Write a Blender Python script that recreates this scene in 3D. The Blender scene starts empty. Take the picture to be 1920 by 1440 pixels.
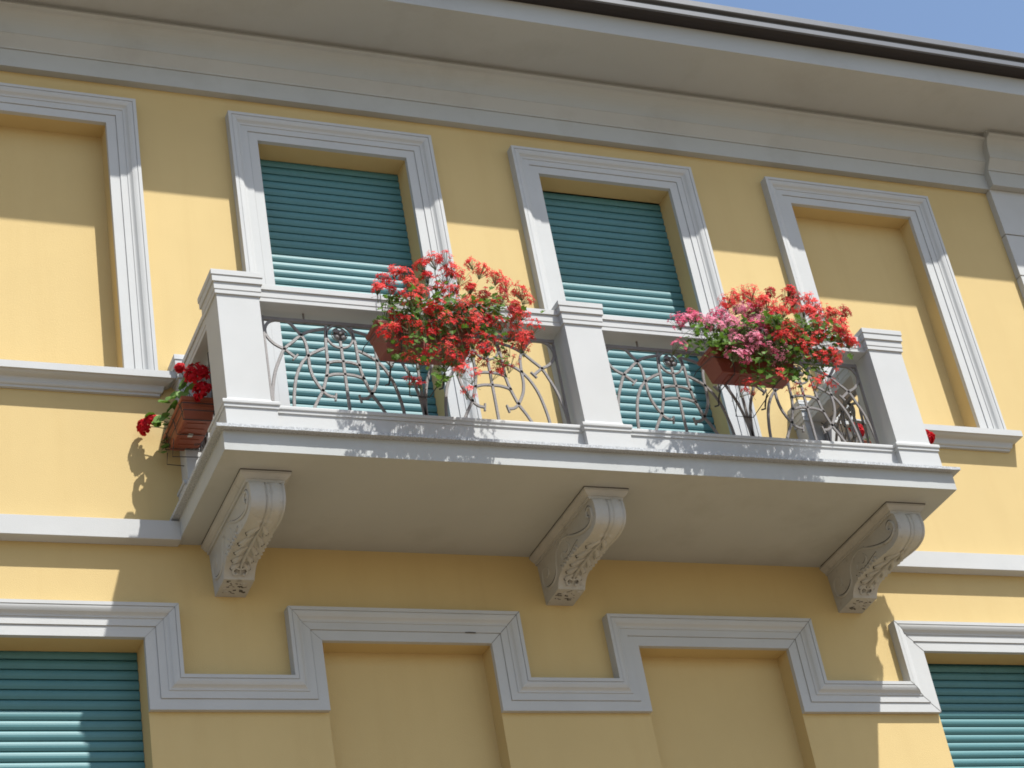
import bpy, math, random
from mathutils import Vector, Matrix

# ---------------------------------------------------------------- camera, sky, sun, exposure
C = bpy.context.scene.collection
SC = bpy.context.scene
YAW, PIT, ROL, FPX = 0.4767, 0.5471, -0.1903, 3787.86
fw = Vector((math.sin(YAW)*math.cos(PIT), math.cos(YAW)*math.cos(PIT), math.sin(PIT)))
rt = Vector((math.cos(YAW), -math.sin(YAW), 0))
up = rt.cross(fw)
r2 = rt*math.cos(ROL) + up*math.sin(ROL)
u2 = -rt*math.sin(ROL) + up*math.cos(ROL)
cam_d = bpy.data.cameras.new('camera')
cam = bpy.data.objects.new('camera', cam_d)
C.objects.link(cam)
cam.matrix_world = Matrix(((r2.x, u2.x, -fw.x, -3.7568), (r2.y, u2.y, -fw.y, -10.3893), (r2.z, u2.z, -fw.z, -5.9395), (0, 0, 0, 1)))
cam_d.sensor_width = 36
cam_d.lens = FPX/1920*36
cam_d.clip_start = 0.1
cam_d.clip_end = 3000
SC.camera = cam

SUN = Vector((0.52, -1.0, 1.9)).normalized()
world = bpy.data.worlds.new('World')
SC.world = world
world.use_nodes = True
wn = world.node_tree
for n in list(wn.nodes): wn.nodes.remove(n)
sky = wn.nodes.new('ShaderNodeTexSky')
sky.sky_type = 'NISHITA'
sky.sun_disc = False
sky.sun_elevation = math.asin(SUN.z)
sky.sun_rotation = math.atan2(SUN.x, SUN.y)
sky.air_density = 1.1
sky.dust_density = 1.0
sky.ozone_density = 1.0
bg = wn.nodes.new('ShaderNodeBackground')
bg.inputs['Strength'].default_value = 0.113
wo = wn.nodes.new('ShaderNodeOutputWorld')
wn.links.new(sky.outputs[0], bg.inputs['Color'])
wn.links.new(bg.outputs[0], wo.inputs['Surface'])
sd = bpy.data.lights.new('sun', 'SUN')
sd.energy = 4.9
sd.angle = math.radians(0.53)
sd.color = (1.0, 0.975, 0.92)
so = bpy.data.objects.new('sun', sd)
C.objects.link(so)
so.rotation_euler = SUN.to_track_quat('Z', 'Y').to_euler()
so.location = (6, -12, 20)
SC.view_settings.view_transform = 'Standard'
SC.view_settings.look = 'None'
SC.view_settings.exposure = 0.74
SC.view_settings.gamma = 1.0
SC.cycles.filter_width = 1.75
random.seed(11)

# ---------------------------------------------------------------- materials
def material(name, col, rough=0.85, var=0.06, vscale=2.5, bump=0.15, bscale=90.0, spec=0.3, metal=0.0, dirt=None, speckle=None, transl=None, streak=None):
    m = bpy.data.materials.new(name)
    m.use_nodes = True
    nt = m.node_tree
    b = nt.nodes['Principled BSDF']
    b.inputs['Roughness'].default_value = rough
    b.inputs['Metallic'].default_value = metal
    b.inputs['Specular IOR Level'].default_value = spec
    tc = nt.nodes.new('ShaderNodeTexCoord')
    def noise(scale, detail=4.0, rough_=0.55, stretch=None):
        n = nt.nodes.new('ShaderNodeTexNoise')
        n.inputs['Scale'].default_value = scale
        n.inputs['Detail'].default_value = detail
        n.inputs['Roughness'].default_value = rough_
        if stretch:
            mp = nt.nodes.new('ShaderNodeMapping')
            mp.inputs['Scale'].default_value = stretch
            nt.links.new(tc.outputs['Object'], mp.inputs['Vector'])
            nt.links.new(mp.outputs[0], n.inputs['Vector'])
        else:
            nt.links.new(tc.outputs['Object'], n.inputs['Vector'])
        return n.outputs['Fac']
    def ramp(fac, a, b_, ca, cb):
        r = nt.nodes.new('ShaderNodeValToRGB')
        r.color_ramp.elements[0].position = a
        r.color_ramp.elements[1].position = b_
        r.color_ramp.elements[0].color = (*ca, 1)
        r.color_ramp.elements[1].color = (*cb, 1)
        nt.links.new(fac, r.inputs['Fac'])
        return r.outputs['Color']
    def mix(fac, a, b_):
        x = nt.nodes.new('ShaderNodeMix')
        x.data_type = 'RGBA'
        nt.links.new(fac, x.inputs['Factor'])
        nt.links.new(a, x.inputs['A'])
        nt.links.new(b_, x.inputs['B'])
        return x.outputs['Result']
    def rgb(c):
        x = nt.nodes.new('ShaderNodeRGB')
        x.outputs[0].default_value = (*c, 1)
        return x.outputs[0]
    lo = tuple(c*(1-var) for c in col)
    hi = tuple(min(1, c*(1+var)) for c in col)
    c = ramp(noise(vscale), 0.3, 0.7, lo, hi)
    if speckle:
        ca, cb, sc = speckle
        c = mix(ramp(noise(sc, 6.0, 0.7), 0.40, 0.62, (0, 0, 0), (1, 1, 1)), rgb(ca), rgb(cb))
    if dirt:
        dc, sc, a, b_ = dirt
        c = mix(ramp(noise(sc, 7.0, 0.65), a, b_, (0, 0, 0), (1, 1, 1)), c, rgb(dc))
    if streak:
        dc, st, a, b_ = streak
        c = mix(ramp(noise(1.0, 4.0, 0.6, st), a, b_, (0, 0, 0), (1, 1, 1)), c, rgb(dc))
    nt.links.new(c, b.inputs['Base Color'])
    if bump:
        bn = nt.nodes.new('ShaderNodeBump')
        bn.inputs['Strength'].default_value = bump
        bn.inputs['Distance'].default_value = 0.01
        nt.links.new(noise(bscale, 5.0, 0.6), bn.inputs['Height'])
        nt.links.new(bn.outputs[0], b.inputs['Normal'])
    if transl:
        t = nt.nodes.new('ShaderNodeBsdfTranslucent')
        nt.links.new(c, t.inputs['Color'])
        ms = nt.nodes.new('ShaderNodeMixShader')
        ms.inputs[0].default_value = transl
        out = nt.nodes['Material Output']
        nt.links.new(b.outputs[0], ms.inputs[1])
        nt.links.new(t.outputs[0], ms.inputs[2])
        nt.links.new(ms.outputs[0], out.inputs['Surface'])
    return m

M = {}
M['yellow'] = material('yellow plaster', (0.510, 0.386, 0.184), 0.93, 0.045, 0.9, 0.22, 150, 0.15, streak=((0.484, 0.361, 0.168), (5.0, 5.0, 0.45), 0.50, 0.90))
M['white'] = material('white painted moulding', (0.425, 0.430, 0.427), 0.8, 0.03, 3.0, 0.12, 160, 0.25)
M['soffit'] = material('greyish white painted soffit', (0.385, 0.395, 0.388), 0.9, 0.04, 1.1, 0.12, 120, 0.2, dirt=((0.33, 0.332, 0.318), 1.7, 0.52, 0.80))
M['stone'] = material('weathered white painted stone', (0.40, 0.395, 0.378), 0.88, 0.05, 6.0, 0.35, 60, 0.2, dirt=((0.20, 0.19, 0.17), 11.0, 0.60, 0.80))
M['granite'] = material('speckled grey granite', (0.5, 0.5, 0.5), 0.8, 0.1, 3.0, 0.25, 120, 0.3, speckle=((0.26, 0.27, 0.28), (0.48, 0.50, 0.52), 130.0))
M['shutter'] = material('teal painted shutter slat', (0.050, 0.158, 0.172), 0.55, 0.05, 4.0, 0.05, 60, 0.5)
M['iron'] = material('grey brown wrought iron', (0.155, 0.142, 0.136), 0.45, 0.12, 20.0, 0.2, 140, 0.5)
M['gutter'] = material('lead grey sheet metal', (0.120, 0.124, 0.132), 0.4, 0.06, 3.0, 0.03, 20, 0.5, metal=0.2)
M['underside_shade'] = material('nearly black gutter underside shade', (0.024, 0.020, 0.020), 0.7, 0.1, 3.0, 0.05, 40, 0.3)
M['terracotta'] = material('brown red plastic', (0.185, 0.040, 0.022), 0.42, 0.06, 5.0, 0.05, 60, 0.45)
M['terracotta_orange'] = material('orange terracotta plastic', (0.235, 0.062, 0.030), 0.5, 0.06, 5.0, 0.05, 60, 0.4)
M['wire'] = material('black wire', (0.03, 0.028, 0.028), 0.5, 0.1, 10.0, 0, 60, 0.4)
M['label'] = material('white paper label', (0.55, 0.54, 0.5), 0.7, 0.02, 8.0, 0, 60, 0.2)
M['red'] = material('scarlet petal', (0.62, 0.018, 0.020), 0.6, 0.22, 14.0, 0, 60, 0.25, transl=0.4)
M['brightred'] = material('light scarlet petal', (0.75, 0.075, 0.065), 0.6, 0.2, 14.0, 0, 60, 0.25, transl=0.45)
M['darkred'] = material('dark scarlet petal', (0.40, 0.008, 0.014), 0.6, 0.2, 14.0, 0, 60, 0.2, transl=0.35)
M['palepink'] = material('pale pink petal', (0.74, 0.26, 0.36), 0.6, 0.15, 14.0, 0, 60, 0.25, transl=0.4)
M['deepred'] = material('crimson petal', (0.50, 0.006, 0.014), 0.6, 0.2, 14.0, 0, 60, 0.2, transl=0.35)
M['pink'] = material('rose pink petal', (0.66, 0.10, 0.20), 0.6, 0.2, 14.0, 0, 60, 0.25, transl=0.4)
M['leaf'] = material('ivy geranium leaf', (0.075, 0.15, 0.018), 0.6, 0.45, 9.0, 0, 60, 0.2, transl=0.4)
M['leafpale'] = material('pale geranium leaf', (0.125, 0.22, 0.05), 0.6, 0.3, 9.0, 0, 60, 0.2, transl=0.3)
M['stem'] = material('green stem', (0.075, 0.095, 0.032), 0.6, 0.2, 9.0, 0, 60, 0.3)
M['grime_and_shade'] = material('dark dirt and painted groove shade', (0.09, 0.085, 0.075), 0.95, 0.15, 12.0, 0.2, 60, 0.1)  # dark joints and dirt, also shade painted into the carved grooves
M['soil'] = material('dark potting soil', (0.035, 0.024, 0.016), 0.95, 0.2, 30.0, 0.4, 60, 0.1)
M['roof'] = material('clay roof tile', (0.28, 0.12, 0.07), 0.85, 0.15, 4.0, 0.3, 12, 0.2)
M['pavement'] = material('grey street paving', (0.172, 0.136, 0.094), 0.9, 0.12, 0.8, 0.2, 20, 0.2)

# ---------------------------------------------------------------- mesh helpers
class MB:
    def __init__(s): s.v = []; s.f = []; s.mi = []
    def add(s, vs, fs, mi=0):
        o = len(s.v)
        s.v += [tuple(p) for p in vs]
        for f in fs:
            s.f.append(tuple(i+o for i in f)); s.mi.append(mi)
    def quad(s, a, b, c, d, mi=0): s.add([a, b, c, d], [(0, 1, 2, 3)], mi)
    def box(s, x0, x1, y0, y1, z0, z1, mi=0):
        s.add([(x0, y0, z0), (x1, y0, z0), (x1, y1, z0), (x0, y1, z0), (x0, y0, z1), (x1, y0, z1), (x1, y1, z1), (x0, y1, z1)],
              [(0, 3, 2, 1), (4, 5, 6, 7), (0, 1, 5, 4), (1, 2, 6, 5), (2, 3, 7, 6), (3, 0, 4, 7)], mi)
    def loft(s, rings, cap=True, closed=True, mi=0):
        n = len(rings[0]); vs = [p for r in rings for p in r]; fs = []
        for i in range(len(rings)-1):
            for j in range(n if closed else n-1):
                k = (j+1) % n
                fs.append((i*n+j, i*n+k, (i+1)*n+k, (i+1)*n+j))
        if cap:
            fs.append(tuple(reversed(range(n)))); fs.append(tuple(range((len(rings)-1)*n, len(rings)*n)))
        s.add(vs, fs, mi)
    def stack(s, x0, x1, y0, y1, rings, ofs=(1, 1, 1, 1)):
        a, b, c, d = ofs
        s.loft([[(x0-a*o, y0-c*o, z), (x1+b*o, y0-c*o, z), (x1+b*o, y1+d*o, z), (x0-a*o, y1+d*o, z)] for z, o in rings])
    def tube(s, pts, r, n=6, r1=None, cap=True, mi=0):
        pts = [Vector(p) for p in pts]
        if len(pts) < 2: return
        t0 = (pts[1]-pts[0]).normalized()
        ref = Vector((0, 0, 1)) if abs(t0.z) < 0.9 else Vector((0, 1, 0))
        nrm = t0.cross(ref).normalized(); rings = []
        for i, p in enumerate(pts):
            t = (pts[min(i+1, len(pts)-1)]-pts[max(i-1, 0)])
            if t.length < 1e-9: t = t0
            t.normalize()
            nrm = (nrm-t*nrm.dot(t))
            if nrm.length < 1e-6: nrm = t.orthogonal()
            nrm.normalize(); bn = t.cross(nrm)
            rr = r if r1 is None else r+(r1-r)*i/(len(pts)-1)
            rings.append([p+(nrm*math.cos(2*math.pi*k/n)+bn*math.sin(2*math.pi*k/n))*rr for k in range(n)])
        s.loft(rings, cap, True, mi)
    def strap(s, pts, plane_n, w, d, cap=True):
        # flat bar following pts: width w in the plane, depth d along plane_n
        pts = [Vector(p) for p in pts]; N = Vector(plane_n); rings = []
        for i, p in enumerate(pts):
            t = (pts[min(i+1, len(pts)-1)]-pts[max(i-1, 0)]).normalized()
            q = t.cross(N).normalized()
            c = 0.25
            rings.append([p+q*(w/2*a)+N*(d/2*b) for a, b in ((-1, -1+2*c), (-1+c, -1), (1-c, -1), (1, -1+2*c), (1, 1-2*c), (1-c, 1), (-1+c, 1), (-1, 1-2*c))])
        s.loft(rings, cap)
    def build(s, name, mats, parent=None, smooth=False, loc=(0, 0, 0), bevel=0):
        me = bpy.data.meshes.new(name)
        l = Vector(loc)
        me.from_pydata([tuple(Vector(p)-l) for p in s.v], [], s.f)
        if not isinstance(mats, (list, tuple)): mats = [mats]
        for m in mats: me.materials.append(m)
        if len(mats) > 1: me.polygons.foreach_set('material_index', s.mi)
        import bmesh
        bm = bmesh.new(); bm.from_mesh(me)
        if s.fix: bmesh.ops.recalc_face_normals(bm, faces=bm.faces)
        if smooth is True:
            for f in bm.faces: f.smooth = True
        bm.to_mesh(me); bm.free()
        o = bpy.data.objects.new(name, me)
        C.objects.link(o)
        o.location = loc
        if parent: o.parent = parent; o.matrix_parent_inverse = Matrix.Identity(4); o.location = l-world_loc(parent)
        if bevel:
            bv = o.modifiers.new('edge', 'BEVEL'); bv.width = bevel; bv.segments = 2; bv.limit_method = 'ANGLE'; bv.angle_limit = math.radians(40)
        return o
    fix = True
def world_loc(o):
    v = Vector(o.location)
    while o.parent: o = o.parent; v += Vector(o.location)
    return v
def thing(name, label, cat, loc, group=None):
    o = bpy.data.objects.new(name, None); C.objects.link(o)
    o.empty_display_size = 0.2
    o.location = loc; o['label'] = label; o['category'] = cat
    if group: o['group'] = group
    return o
def smooth_path(pts, n=5):
    P = [Vector(p) for p in pts]; out = []
    for i in range(len(P)-1):
        a = P[max(i-1, 0)]; b = P[i]; c = P[i+1]; d = P[min(i+2, len(P)-1)]
        for k in range(n):
            t = k/n
            out.append(0.5*((2*b)+(c-a)*t+(2*a-5*b+4*c-d)*t*t+(3*b-a-3*c+d)*t**3))
    out.append(P[-1]); return out
def sweep_wall(path, profile):
    # path: (x,z) list on the wall; profile: (w, p) w outward to the left of travel, p projection from the wall
    mb = MB(); rings = []
    for i, (x, z) in enumerate(path):
        ns = []
        for a, b in ((i-1, i), (i, i+1)):
            if 0 <= a and b < len(path):
                dx, dz = path[b][0]-path[a][0], path[b][1]-path[a][1]; L = math.hypot(dx, dz)
                ns.append((-dz/L, dx/L))
        if len(ns) == 1: m = ns[0]
        else:
            k = 1+ns[0][0]*ns[1][0]+ns[0][1]*ns[1][1]
            m = ((ns[0][0]+ns[1][0])/k, (ns[0][1]+ns[1][1])/k)
        rings.append([(x+m[0]*w, -p, z+m[1]*w) for w, p in profile])
    mb.loft(rings, True, False)
    return mb
# ---------------------------------------------------------------- dimensions (metres; z = 0 is the balcony floor, y = 0 the wall face)
GROUND = -7.54
Zui, Zuo, Zsill = 3.0496, 3.2521, 1.02
Zli, Zlo, Zsi, Zso = -0.7827, -0.5795, -1.2333, -1.031
LOWB = -3.45
A_ = (-2.153, -1.0528); B_ = (0.0, 1.1); C_ = (2.1362, 3.2261); D_ = (4.2841, 5.3871)
E_ = (-2.15, -1.0489); F_ = (0.0168, 1.1139); G_ = (2.1261, 3.2302); H_ = (4.2881, 5.388)
REV, NICHE = 0.167, 0.1295
SLX0, SLX1, SLY = -0.80, 4.092, 1.10
GRX0, GRX1, GRY, GRT = -0.845, 4.137, 1.143, 0.022
SLZ = -0.1488
PD, PB = 1.0444, 0.7844
P1 = (-0.7376, -0.4778); P2 = (1.5144, 1.7728); P3 = (3.7775, 4.0378)
RY0, RY1 = -1.009, -0.819            # front rail faces
IY = -0.914                          # plane of the front railings

# ---------------------------------------------------------------- ground
g = MB(); g.quad((-400, -400, GROUND), (400, -400, GROUND), (400, 400, GROUND), (-400, 400, GROUND))
gr = g.build('ground', M['pavement']); gr['kind'] = 'structure'

# ---------------------------------------------------------------- the house
house = thing('apartment_building', 'yellow plastered apartment building with white mouldings, teal roller shutters and a balcony', 'building', (0, 0, GROUND))
XL, XR, ZT = -7.0, 11.0, 3.95
openings = [(*A_, Zsill, Zui), (*B_, 0.0, Zui), (*C_, 0.0, Zui), (*D_, Zsill, Zui),
            (*E_, LOWB, Zli), (*F_, LOWB, Zli), (*G_, LOWB, Zli), (*H_, LOWB, Zli)]
w = MB()
xs = sorted({XL, XR, *[o[0] for o in openings], *[o[1] for o in openings]})
zs = sorted({GROUND, ZT, *[o[2] for o in openings], *[o[3] for o in openings]})
for i in range(len(xs)-1):
    for j in range(len(zs)-1):
        cx, cz = (xs[i]+xs[i+1])/2, (zs[j]+zs[j+1])/2
        if any(o[0] < cx < o[1] and o[2] < cz < o[3] for o in openings): continue
        w.quad((xs[i], 0, zs[j]), (xs[i+1], 0, zs[j]), (xs[i+1], 0, zs[j+1]), (xs[i], 0, zs[j+1]))
w.quad((XL, 0, GROUND), (XL, 0, ZT), (XL, 9, ZT), (XL, 9, GROUND))
w.quad((XR, 0, GROUND), (XR, 9, GROUND), (XR, 9, ZT), (XR, 0, ZT))
w.quad((XL, 9, GROUND), (XL, 9, ZT), (XR, 9, ZT), (XR, 9, GROUND))
MB.fix = False
w.build('wall', M['yellow'], house)
MB.fix = True

def recess(name, o, depth, back):
    x0, x1, z0, z1 = o
    m = MB()
    m.quad((x0, 0, z0), (x0, 0, z1), (x0, depth, z1), (x0, depth, z0))
    m.quad((x1, 0, z0), (x1, depth, z0), (x1, depth, z1), (x1, 0, z1))
    m.quad((x0, 0, z1), (x1, 0, z1), (x1, depth, z1), (x0, depth, z1))
    m.quad((x0, 0, z0), (x0, depth, z0), (x1, depth, z0), (x1, 0, z0))
    if back: m.quad((x0, depth, z0), (x1, depth, z0), (x1, depth, z1), (x0, depth, z1))
    MB.fix = False
    r = m.build(name, M['yellow'], house)
    MB.fix = True
    return r

cyma = [(0.1155, 0.0465), (0.121, 0.0465)]
for k in range(1, 7):
    t = k/6
    cyma.append((0.121+0.023*t, 0.0465+0.016*(1-math.cos(t*math.pi/2))))
for k in range(0, 7):
    t = k/6
    cyma.append((0.1445+0.031*t, 0.0635+0.009*math.sin(t*math.pi/2)))
PROFILE = [(0, 0.0), (0, 0.0345), (0.0645, 0.0345), (0.065, 0.0315), (0.0675, 0.0315), (0.068, 0.0415), (0.115, 0.0415)]+cyma+[(0.1775, 0.0725), (0.178, 0.069), (0.1805, 0.069), (0.181, 0.0755), (0.2033, 0.0755), (0.2033, 0.0)]

def surround(o, zb, parent):
    x0, x1 = o
    mb = sweep_wall([(x0, zb), (x0, Zui), (x1, Zui), (x1, zb)], PROFILE)
    return mb.build('surround', M['white'], parent)

def shutter(o, z0, z1, phase, pitch, depth, parent):
    m = MB(); x0, x1 = o
    prof = [(0.0, 0.004), (-0.045, -0.0015), (-0.13, -0.0065), (-0.28, -0.0105), (-0.46, -0.0120), (-0.66, -0.0105), (-0.84, -0.0060), (-0.93, -0.0035), (-0.955, 0.009), (-1.0, 0.011)]
    z = phase
    while z < z1: z += pitch
    rings = []
    while z > z0:
        for a, yy in prof:
            rings.append((z+a*pitch, depth+yy))
        z -= pitch
    rings = [(min(max(a, z0), z1), b) for a, b in rings]
    m.loft([[(x0+0.002, y, zz) for zz, y in rings], [(x1-0.002, y, zz) for zz, y in rings]], False, False)
    MB.fix = False
    s = m.build('roller_shutter', M['shutter'], parent)
    MB.fix = True
    return s

def sill(o, parent):
    x0, x1 = o[0]-0.2033-0.1, o[1]+0.2033+0.1
    m = MB()
    pr = [(0.885, 0.022), (0.900, 0.024), (0.903, 0.034), (0.912, 0.040), (0.925, 0.042), (0.938, 0.046), (0.944, 0.050), (0.948, 0.064), (0.954, 0.080), (0.961, 0.091), (0.969, 0.097), (0.9695, 0.110), (1.018, 0.110), (1.020, 0.108)]
    rings = []
    for z, p in pr:
        e = 0.110-p
        rings.append([(x0+e, 0.0, z), (x0+e, -p, z), (x1-e, -p, z), (x1-e, 0.0, z)])
    m.loft(rings, True, False)
    # top runs back into the recess
    m.quad((x0, 0.0, 1.0205), (x0, -0.108, 1.0205), (x1, -0.108, 1.0205), (x1, 0.0, 1.0205))
    return m.build('sill', M['white'], parent)

for o in (A_, D_):
    r = recess('blind_window', (*o, Zsill, Zui), NICHE, True)
    surround(o, 1.021, r); sill(o, r)
for o, ph in ((B_, 2.99), (C_, 2.985)):
    r = recess('french_window', (*o, 0.0, Zui), REV, False)
    surround(o, 0.0, r); shutter(o, 0.0, Zui, ph, 0.0636, REV, r)
for o, ph, pt in ((E_, -0.896, 0.0625), (H_, -1.132, 0.0575)):
    r = recess('window', (*o, LOWB, Zli), REV+0.008, False)
    shutter(o, LOWB, Zli, ph, pt, REV+0.008, r)
for o in (F_, G_):
    recess('blind_window', (*o, LOWB, Zli), NICHE, True)

path = [(XL, Zsi)]
for o in (E_, F_, G_, H_):
    path += [(o[0], Zsi), (o[0], Zli), (o[1], Zli), (o[1], Zsi)]
path.append((XR, Zsi))
mo = sweep_wall(path, PROFILE)
def mitre(k, r=.0016, lo=0, hi=None):
    # open mitre joint at path corner k
    (xa, za), (xb, zb_), (xc, zc) = path[k-1], path[k], path[k+1]
    n1 = Vector((-(zb_-za), xb-xa)).normalized(); n2 = Vector((-(zc-zb_), xc-xb)).normalized()
    mm = (n1+n2)/(1+n1.dot(n2))
    pts = [(xb+mm.x*w_, -p_-.0004, zb_+mm.y*w_) for w_, p_ in PROFILE[1:-1]]
    mo.tube(pts[lo:hi], r, 5, mi=1)
# corners in path order: four per opening after the first point
for k, r in ((3, .0006), (6, .0007), (7, .0015), (11, .0013), (13, .0013), (14, .0015), (15, .0008)): mitre(k, r)
mo.tube([(F_[1]-.17, -.043, Zli+.066), (F_[1]-.14, -.043, Zli+.0672), (F_[1]-.10, -.043, Zli+.0655)], .003, 5, mi=1)
mo.build('stepped_moulding', [M['white'], M['grime_and_shade']], house)

# flat string course either side of the balcony
for x0, x1 in ((XL, SLX0), (SLX1, XR)):
    m = MB(); m.box(x0, x1, -0.0889, 0.0, -0.1656, -0.0384)
    m.build('string_course', M['white'], house, bevel=0.002)

# cornice: fascia, cyma, bead, soffit, eaves board; it breaks forward over the pilaster
PX = 6.262
corn = [(3.4234, 0.0), (3.4234, 0.0593), (3.571, 0.0593), (3.5715, 0.0565), (3.5745, 0.0565), (3.575, 0.066), (3.586, 0.068)]
for k in range(1, 8):
    t = k/7; corn.append((3.586+0.068*t, 0.068+0.060*(t**1.1)))
corn += [(3.6545, 0.1285), (3.656, 0.1285), (3.6565, 0.133)]
for k in range(1, 9):
    t = k/8; corn.append((3.659+0.175*math.sin(t*math.pi/2), 0.133+0.066*(1-math.cos(t*math.pi/2))))
corn += [(3.835, 0.202), (3.839, 0.212), (3.848, 0.217), (3.857, 0.212), (3.862, 0.202), (3.864, 0.186), (3.893, 0.186), (3.8955, 0.20)]
m = MB()
BR = 0.062
rings = [[(XL, -p, z) for z, p in corn], [(PX, -p, z) for z, p in corn]]
m.loft(rings, False, False)
e = 0.045
m.loft([[(PX-(p*0.0), -p, z) for z, p in corn], [(PX-0.0+0.0, -(p+BR), z) for z, p in corn]], False, False)
m.loft([[(PX, -(p+BR), z) for z, p in corn], [(XR, -(p+BR), z) for z, p in corn]], False, False)
m.quad((PX, 0, 3.4234), (PX, -BR, 3.4234), (XR, -BR, 3.4234), (XR, 0, 3.4234))
cor = m.build('cornice', M['soffit'], house)
m = MB()
m.box(XL, XR, -0.71, 0.05, 3.895, 4.10)
m.build('eaves', M['soffit'], house)
m = MB()
gp = [(0.712, 4.20), (0.712, 4.090), (0.745, 4.088), (0.79, 4.088), (0.818, 4.089), (0.828, 4.096), (0.829, 4.138), (0.812, 4.140), (0.812, 4.172), (0.843, 4.174), (0.848, 4.18), (0.848, 4.231), (0.843, 4.237), (0.835, 4.235), (0.825, 4.19), (0.808, 4.18), (0.808, 4.10), (0.722, 4.10), (0.722, 4.20)]
m.loft([[(XL-0.3, -y, z) for y, z in gp], [(XR+0.3, -y, z) for y, z in gp]])
m.build('gutter', M['gutter'], house)
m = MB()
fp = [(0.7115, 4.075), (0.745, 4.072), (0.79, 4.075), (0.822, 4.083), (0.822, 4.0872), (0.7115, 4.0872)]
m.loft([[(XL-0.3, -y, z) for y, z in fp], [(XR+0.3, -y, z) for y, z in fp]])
m.build('underside_shade', M['underside_shade'], house)  # added sheet; shade under the gutter is put into its near-black colour
m = MB()
m.loft([[(XL-0.3, -0.75, 4.19), (XL-0.3, 4.5, 5.2), (XL-0.3, 9.8, 4.15), (XL-0.3, 9.8, 4.05), (XL-0.3, 0.2, 4.105), (XL-0.3, -0.70, 4.105)],
        [(XR+0.3, -0.75, 4.19), (XR+0.3, 4.5, 5.2), (XR+0.3, 9.8, 4.15), (XR+0.3, 9.8, 4.05), (XR+0.3, 0.2, 4.105), (XR+0.3, -0.70, 4.105)]])
m.build('roof', M['roof'], house)
# corner pilaster in jointed blocks
m = MB()
z = 3.4225; joints = [2.962, 2.548, 2.10, 1.65, 1.2, 0.75, 0.3, -0.03]
for jz in joints:
    m.box(PX, XR, -0.062, 0.0, jz+0.006, z)
    m.box(PX+0.008, XR, -0.050, 0.0, jz-0.006, jz+0.006)
    z = jz-0.006
m.build('pilaster', M['white'], house, bevel=0.003)

# ---------------------------------------------------------------- balcony
m = MB()
m.loft([[(SLX0, 0.0, SLZ), (SLX0, -SLY, SLZ), (SLX1, -SLY, SLZ), (SLX1, 0.0, SLZ)], [(SLX0, 0.0, -GRT), (SLX0, -SLY, -GRT), (SLX1, -SLY, -GRT), (SLX1, 0.0, -GRT)]])
balcony = m.build('balcony', M['soffit'], house)
m = MB()
nseg = 260; random.seed(4)
def gr_ring(x): return [(x, 0.0, -GRT), (x, -(GRY+random.uniform(-.0006, .0006)), -GRT+random.uniform(-.0005, .0005)), (x, -(GRY+random.uniform(-.0006, .0006)), -0.002), (x, -(GRY-0.003), 0.0), (x, 0.0, 0.0)]
m.loft([gr_ring(GRX0+(GRX1-GRX0)*i/nseg) for i in range(nseg+1)])
m.build('floor_slab', M['granite'], balcony)

POST = [(0.0, .024), (.156, .024), (.1562, .032), (.178, .032), (.1782, .0385), (.184, .040), (.197, .040), (.203, .037), (.207, .030), (.211, .020), (.217, .010), (.226, .003), (.236, 0.0),
        (.957, 0.0), (.9572, .010), (.987, .010), (.9872, .0135), (1.036, .0135), (1.0362, .023), (1.081, .023), (1.0812, .028), (1.1165, .028), (1.118, .0265)]
for p in (P1, P2, P3):
    m = MB(); m.stack(p[0], p[1], -PD, -PB, POST); m.build('pillar', M['white'], balcony, bevel=0.0015)
for p in (P1, P3):
    m = MB(); m.stack(p[0], p[1], -0.13, 0.0, POST, (1, 1, 1, 0)); m.build('wall_pillar', M['white'], balcony, bevel=0.0015)

RAIL = [(.957, 0.0), (.987, 0.0), (.9872, .0035), (1.036, .0035), (1.0362, .013), (1.0715, .013), (1.073, .0115)]
PLINTH = [(0.0, 0.0), (.156, 0.0), (.1562, .008), (.178, .008), (.1782, .0145), (.184, .016), (.197, .016), (.203, .013), (.206, .006), (.2075, -.006)]
def run_x(name, x0, x1, y0, y1, prof, mat=M['white']):
    m = MB(); rings = []
    for x in (x0, x1):
        rings.append([(x, y0-o, z) for z, o in prof]+[(x, y1+o, z) for z, o in reversed(prof)])
    m.loft(rings); return m.build(name, mat, balcony, bevel=0.0012)
def run_y(name, x0, x1, y0, y1, prof, mat=M['white']):
    m = MB(); rings = []
    for y in (y0, y1):
        rings.append([(x0-o, y, z) for z, o in prof]+[(x1+o, y, z) for z, o in reversed(prof)])
    m.loft(rings); return m.build(name, mat, balcony, bevel=0.0012)
for a, b in ((P1, P2), (P2, P3)):
    run_x('handrail', a[1]-0.02, b[0]+0.02, RY0, RY1, RAIL)
    run_x('plinth', a[1]-0.02, b[0]+0.02, -PD+.016, -PB-.016, PLINTH)
for p in (P1, P3):
    run_y('handrail', p[0]+0.035, p[1]-0.035, -PB-0.02, -0.11, RAIL)
    run_y('plinth', p[0]+.016, p[1]-.016, -PB-0.02, -0.11, PLINTH)

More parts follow.
